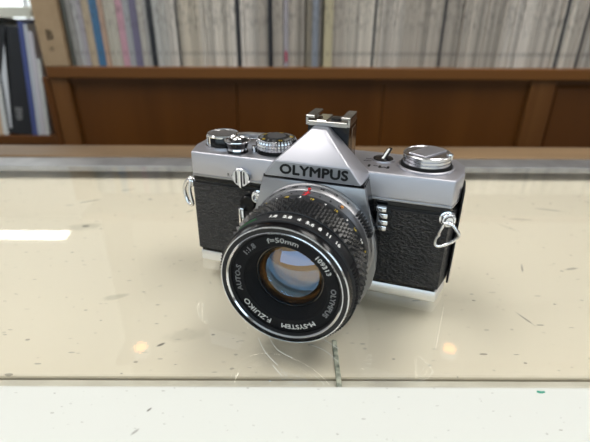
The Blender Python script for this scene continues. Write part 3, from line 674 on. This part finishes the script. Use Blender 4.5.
# release button with flared collar
BX, BY = -41.4, 7.6
rb = turned('release_collar', [(0, ZT), (5.4, ZT), (5.2, ZT + 0.9), (4.4, ZT + 1.2), (4.8, ZT + 2.0), (6.2, ZT + 5.6)], BX, BY, gloss)
turned('collar_rim', [(6.1, ZT + 5.2), (6.7, ZT + 5.8), (6.6, ZT + 6.2), (6.1, ZT + 6.3), (5.5, ZT + 5.8)], BX, BY, chrome, rb)
turned('collar_foot', [(4.5, ZT + 1.0), (5.1, ZT + 1.3), (4.9, ZT + 2.3), (4.5, ZT + 2.4)], BX, BY, chrome, rb)
turned('collar_dish', [(5.8, ZT + 5.95), (3.2, ZT + 5.3), (2.6, ZT + 5.6)], BX, BY, black, rb)
turned('release_button', [(2.9, ZT + 5.6), (2.9, ZT + 6.9), (2.4, ZT + 7.3), (1.0, ZT + 7.2), (0.7, ZT + 6.9), (0, ZT + 6.9)], BX, BY, chrome, rb)
turned('small_pin', [(0, ZT + 3.0), (1.2, ZT + 3.0), (1.3, ZT)], -33.4, 10.2, chrome)

# rewind release on the front of the cover
def front(x, z, y): return Matrix.Translation((x, y, z)) @ Matrix.Rotation(PI / 2, 4, 'X')   # local +Z -> -Y
def fturned(name, prof, x, z, y, m, parent=None, seg=40, smooth=40, ripple=None):
    bm = bmesh.new(); lathe(bm, prof, front(x, z, y), seg, ripple); return part(name, bm, m, parent, smooth)
rr = fturned('rewind_release', [(0, -0.6), (4.9, -0.6), (4.9, 1.2), (4.5, 1.6), (0, 1.6)], -36.2, 53.3, 0, knob_metal)
bm = bmesh.new(); box(bm, -36.9, -35.5, -2.5, -1.2, 48.2, 57.4, 0.4, 2); part('release_tab', bm, chrome, rr)
bm = bmesh.new(); box(bm, -38.9, -38.3, -1.9, -1.5, 50.2, 56.4); box(bm, -34.6, -34.0, -1.9, -1.5, 50.2, 56.4); part('tab_groove', bm, black, rr)
bm = text_bm('R', 2.2, lambda u, v, w: Vector((-43.6 + u, -0.04 - w, 53.4 + v)), weight=0.03, depth=0.03)
extrude_poly(bm, [(-42.2, -0.06, 53.4), (-41.2, -0.06, 54.0), (-41.2, -0.06, 52.8)], (0, 0.05, 0)); part('release_lettering', bm, ink)

# self-timer lever, sync socket and small front fittings
st = fturned('self_timer_hub', [(0, 0), (4.3, 0), (4.3, 2.6), (3.6, 3.2), (0, 3.2)], -32.6, 40.2, 0, gloss)
bm = bmesh.new(); box(bm, -36.6, -33.6, -5.6, -3.0, 27.0, 38.6, 0.7, 2); part('timer_lever', bm, chrome, st, 30)
bm = bmesh.new(); box(bm, -35.4, -34.8, -5.75, -5.3, 27.8, 37.6); part('lever_groove', bm, black, st)
fturned('lever_pivot', [(0, 2.8), (2.2, 2.8), (2.2, 3.8), (0, 4.0)], -37.4, 25.0, 0, gloss, st)
so = fturned('sync_socket', [(0, 0), (3.4, 0), (3.4, 1.4), (2.7, 1.6), (2.7, 3.4), (2.0, 3.4), (2.0, 1.9), (0.9, 1.9), (0.8, 3.0), (0, 3.0)], -26.6, 44.8, -1.2, chrome)
ss = fturned('sync_selector', [(0, 0), (3.9, 0), (3.9, 1.2), (3.2, 1.6), (3.2, 3.0), (2.6, 3.2), (0, 3.0)], 35.4, 43.6, 0, black)
for dz, dx, r in ((4.3, -0.4, 1.9), (1.2, 0.6, 1.7), (-2.2, 0.7, 1.9), (-5.0, 0.6, 1.6)):
    bm = bmesh.new(); box(bm, 34.9 + dx - r - 0.5, 34.9 + dx + r + 0.5, -4.8, -1.0, 43.6 + dz - 1.2, 43.6 + dz + 1.2, 0.45, 2); part('selector_tooth', bm, chrome, ss, 30)
bm = bmesh.new(); box(bm, 32.6, 33.8, -3.4, -0.5, 37.5, 48.6, 0.3, 1); part('selector_bar', bm, plate, ss, 30)

# strap lugs and rings
def lug(x, y, z, ang):
    M = Matrix.Translation((x, y, z)) @ Matrix.Rotation(ang, 4, 'Z') @ Matrix.Rotation(PI / 2, 4, 'X')
    bm = bmesh.new(); lathe(bm, [(0, -1), (3.6, -1), (3.6, 0.7), (2.9, 1.1), (1.8, 1.1), (1.7, 3.6), (0, 3.8)], M, 28); l = part('strap_lug', bm, chrome, None, 40)
    bm = bmesh.new(); R = [M @ Vector((2.6 * math.cos(t), 2.6 * math.sin(t), 2.6)) for t in [2 * PI * k / 24 for k in range(24)]]; tube(bm, R, 0.65, 8, True); part('eyelet', bm, chrome, l, 60)
    return l
l = lug(63.0, 0.4, 46.0, math.radians(20))
ring = [(62.4, -3.6, 45.2), (65.6, -3.9, 45.0), (67.4, -4.0, 43.0), (69.0, -3.8, 41.0), (68.6, -3.4, 39.0), (67.0, -3.0, 36.6), (64.0, -2.8, 34.2), (61.4, -2.6, 32.8), (60.2, -2.6, 33.2), (59.6, -2.6, 34.6), (60.0, -2.8, 37.6), (60.8, -3.0, 38.6), (60.6, -3.2, 40.0), (61.6, -3.6, 43.0)]
bm = bmesh.new(); tube(bm, smooth_loop(ring, True, 2), 0.8, 10, True); part('strap_ring', bm, chrome, l, 60)
l = lug(-66.0, 4.4, 46.0, math.radians(-35))
ring = [(-67.0, 1.6, 47.2), (-69.6, 2.4, 46.0), (-72.0, 2.6, 41.5), (-71.4, 2.4, 36.2), (-69.0, 1.6, 32.8), (-67.0, 1.0, 33.6), (-67.6, 1.0, 38.0), (-68.0, 1.2, 42.5)]
bm = bmesh.new(); tube(bm, smooth_loop(ring, True, 4), 1.05, 10, True); part('strap_ring', bm, chrome, l, 60)

# ------------------------------------------------------------------ lens
XB, XO = XO, XO + 1.0      # lens axis
ML = Matrix.Translation((XO, 0, ZL)) @ Matrix.Rotation(PI / 2, 4, 'X')     # local +Z points out of the lens (-Y)
def lturned(name, prof, m, parent, seg=128, ripple=None, smooth=35):
    bm = bmesh.new(); lathe(bm, prof, ML, seg, ripple); return part(name, bm, m, parent, smooth)
def on_cyl(r, h, ang, flip=1):
    """text wrapped on the barrel at clockwise angle ang (deg) from the top; letters stand with their feet towards the front"""
    a0 = math.radians(ang)
    return lambda u, v, w: Vector((XO + (r + w) * math.sin(a0 + u / r), -(h - v), ZL + (r + w) * math.cos(a0 + u / r)))
def on_disc(r, h, ang):
    a0 = math.radians(ang)
    return lambda u, v, w: Vector((XO + (r + v) * math.sin(a0 + u / r), -(h + w), ZL + (r + v) * math.cos(a0 + u / r)))
lens = lturned('lens', [(24, 12), (27.9, 19.0), (28.2, 19.4), (28.1, 24.6), (27.6, 25.2), (27.0, 25.3), (27.0, 44), (24.6, 50.0), (24.6, 48.5)], plate, film)
spd = lturned('shutter_speed_ring', [(27.0, 13.0), (29.6, 13.2), (29.6, 14.2), (29.0, 14.7), (28.7, 18.6), (28.3, 19.2), (27.5, 19.3)], plate, lens)
bm = bmesh.new()
speeds = ['1000', '500', '250', '125', '60', '30', '15', '8', '4', '2', '1', 'B']
for k, s in enumerate(speeds): text_bm(s, 2.0, on_cyl(28.95, 16.6, -52 + k * 12.5), weight=0.03, depth=0.05, bm=bm)
part('speed_numbers', bm, ink, lens)
bm = bmesh.new()
for k, s in enumerate(['16', '8', '4', '4', '8', '16']): text_bm(s, 1.9, on_cyl(28.25, 22.8, (-33, -24, -14, 12, 22, 31)[k]), weight=0.03, depth=0.05, bm=bm)
for k in range(-6, 7):
    if k: text_bm('I', 1.3, on_cyl(28.3, 20.6, k * 5.4), weight=0.02, depth=0.05, bm=bm)
part('depth_scale', bm, ink, lens)
bm = bmesh.new(); f = on_cyl(28.3, 22.0, 0)
for (u0, u1, v0, v1) in ((-0.4, 0.4, -2.6, 2.0), (-1.5, 1.3, -0.2, 0.5), (-1.4, -0.4, -2.6, -1.9)):
    extrude_poly(bm, [f(u0, v0, 0.06), f(u1, v0, 0.06), f(u1, v1, 0.06), f(u0, v1, 0.06)], (0, 0, -0.1))
lathe(bm, [(0, 0.4), (0.7, 0.3), (0.75, -0.3)], Matrix.Translation((XO, -18.6, ZL + 28.8)), 14)
part('index_mark', bm, red, lens)
bm = bmesh.new(); a = math.radians(33); lathe(bm, [(0, 0.5), (0.7, 0.4), (0.8, -0.3)], Matrix.Translation((XO + 28.3 * math.sin(a), -21.5, ZL + 28.3 * math.cos(a))) @ Matrix.Rotation(a, 4, 'Y'), 14); part('orange_dot', bm, orange, lens)
# lens release / shutter speed grips at the right of the ring
bm = bmesh.new()
for k in range(8):
    a = math.radians(48 + k * 3.1); q = Matrix.Translation((XO, 0, ZL)) @ Matrix.Rotation(a, 4, 'Y')
    b2 = bmesh.new(); box(b2, -0.5, 0.5, -18.9, -15.0, 28.3, 30.4, 0.2, 1); bmesh.ops.transform(b2, matrix=q, verts=b2.verts)
    me = bpy.data.meshes.new('tmp'); b2.to_mesh(me); b2.free(); bm.from_mesh(me); bpy.data.meshes.remove(me)
part('ring_grip', bm, ringblack, lens)
# focus ring
lturned('focus_ring', [(26.8, 25.0), (28.4, 25.1), (28.6, 25.5), (28.7, 30.0), (28.6, 30.4), (28.5, 42.8), (27.6, 43.1), (26.0, 43.1)], knurl, lens)
bm = bmesh.new(); NA, NR, h0, h1, rb_, rt = 62, 8, 30.6, 42.7, 28.4, 30.2
dh = (h1 - h0) / NR
def cyl(a, h, r): return ML @ Vector((r * math.cos(a), r * math.sin(a), h))
for j in range(NR - 1):
    hc = h0 + dh * (j + 1)
    for i in range(NA):
        ac = 2 * PI * (i + 0.5 * (j % 2)) / NA; da = PI / NA
        c = bm.verts.new(cyl(ac, hc, rt)); q = [bm.verts.new(cyl(ac + x, hc + y, rb_)) for x, y in ((da, 0), (0, dh), (-da, 0), (0, -dh))]
        for k in range(4): bm.faces.new((c, q[k], q[(k + 1) % 4]))
kn = part('focus_knurling', bm, knurl, lens)
bw, by = bmesh.new(), bmesh.new()
for k, s in enumerate(['10', '7', '5', '4', '3', '2.5']): text_bm(s, 1.9, on_cyl(28.75, 28.2, -46 + k * 22), weight=0.04, depth=0.06, bm=bw)
for k, s in enumerate(['30', '20', '15', '12', '10', '9']): text_bm(s, 1.9, on_cyl(28.75, 28.2, -36 + k * 22), weight=0.04, depth=0.06, bm=by)
part('distance_numbers', bw, white, lens); part('distance_numbers', by, yellow, lens)
# aperture ring with two ribbed grips
lturned('aperture_ring', [(26.5, 43.4), (28.1, 43.5), (28.35, 43.9), (28.3, 49.6), (28.0, 50.0), (27.4, 50.2), (26.0, 50.2)], ringblack, lens)
for rng in ((66, 152), (-152, -72)):
    bm = bmesh.new(); a = rng[0]
    while a <= rng[1]:
        q = Matrix.Translation((XO, 0, ZL)) @ Matrix.Rotation(math.radians(a), 4, 'Y')
        vs = [bm.verts.new(q @ Vector(v)) for v in ((-0.45, -43.8, 28.0), (0.45, -43.8, 28.0), (0.45, -49.4, 28.0), (-0.45, -49.4, 28.0), (-0.2, -44.2, 29.3), (0.2, -44.2, 29.3), (0.2, -49.0, 29.3), (-0.2, -49.0, 29.3))]
        for f in ((4, 5, 6, 7), (0, 1, 5, 4), (1, 2, 6, 5), (2, 3, 7, 6), (3, 0, 4, 7)): bm.faces.new([vs[i] for i in f])
        a += 2.9
    part('aperture_grip', bm, ringblack, lens)
bm = bmesh.new()
for s, a in (('1.8', -12), ('2.8', 0), ('4', 9.5), ('5.6', 18.5), ('8', 27), ('11', 35), ('16', 44.5)): text_bm(s, 2.9, on_cyl(28.4, 47.2, a), weight=0.06, depth=0.06, bm=bm)
part('aperture_numbers', bm, white, lens)
bm = text_bm('M-SYSTEM', 1.9, on_cyl(28.4, 46.8, -37), weight=0.05, depth=0.06, spacing=1.1); part('green_lettering', bm, green, lens)
# front rim, filter thread, name ring, ribbed cone
lturned('front_rim', [(26.0, 50.0), (27.6, 50.1), (27.6, 51.0), (26.8, 53.0)], gloss, lens)
lturned('chrome_edge', [(26.8, 52.9), (26.8, 53.3), (26.55, 53.5), (26.35, 53.45)], chrome, lens)
lturned('front_bezel', [(26.4, 53.4), (24.6, 53.4), (24.4, 53.3)], gloss, lens)
lturned('filter_lip', [(24.5, 53.35), (24.2, 53.5), (23.6, 52.9)], chrome, lens)
prof = [(23.65, 53.0)]
for k in range(4): prof += [(23.3, 52.8 - 0.4 * k), (23.6, 52.6 - 0.4 * k)]
prof += [(23.4, 51.2), (22.6, 51.15)]
lturned('filter_thread', prof, black, lens)
lturned('name_ring', [(22.7, 51.2), (22.4, 51.5), (17.6, 51.2), (17.3, 50.9)], nameblack, lens)
prof = [(17.4, 51.0)]; NS = 11
for k in range(NS):
    r0 = 17.3 - 2.7 * k / NS; h = 50.6 - 5.6 * k / NS
    prof += [(r0, h), (r0 - 0.22, h - 0.1), (r0 - 0.10, h - 5.6 / NS + 0.1)]
prof += [(14.5, 44.6), (13.6, 44.4)]
lturned('ribbed_cone', prof, nameblack, lens, smooth=20)
for s, a, sz, m in (('f=50mm', -1, 2.9, white), ('109313', 52, 2.7, white), ('OLYMPUS', 103, 2.9, dimwhite), ('M-SYSTEM', 162, 3.0, white), ('F.ZUIKO', 218, 3.4, white), ('AUTO-S', 269, 3.0, dimwhite), ('1:1.8', 314, 3.0, dimwhite)):
    bm = text_bm(s, sz, on_disc(20.1, 51.42, a), sx=1.12 if s != 'f=50mm' else 1.3, weight=0.03 if s == 'f=50mm' else 0.07, depth=0.05, spacing=1.04); part('ring_lettering', bm, m, lens)
# glass: coated front element, inner element, iris
def cap(r, h, sag, n=14):
    return [(r * (1 - k / n), h + sag * (1 - (1 - k / n) ** 2)) for k in range(n)] + [(0, h + sag)]
lturned('front_element', cap(14.4, 44.6, 4.2), thin_glass('coated_glass', (0.97, 0.93, 0.86), 3.4, (0.24, 0.55, 1.0), ior=1.6), lens, 96, smooth=180)
amber = mat('amber_coated_glass', (0.32, 0.215, 0.105), 0.20, 0.9)
lturned('inner_element', [(14.4, 44.5), (13.2, 40.5)] + cap(13.0, 40.5, 2.2), amber, lens, 96, smooth=60)
lturned('element_ring', [(14.6, 44.9), (14.3, 44.9), (14.0, 44.0), (13.2, 42.0)], mat('amber_ring', (0.12, 0.095, 0.07), 0.2, 0.9), lens, 96)
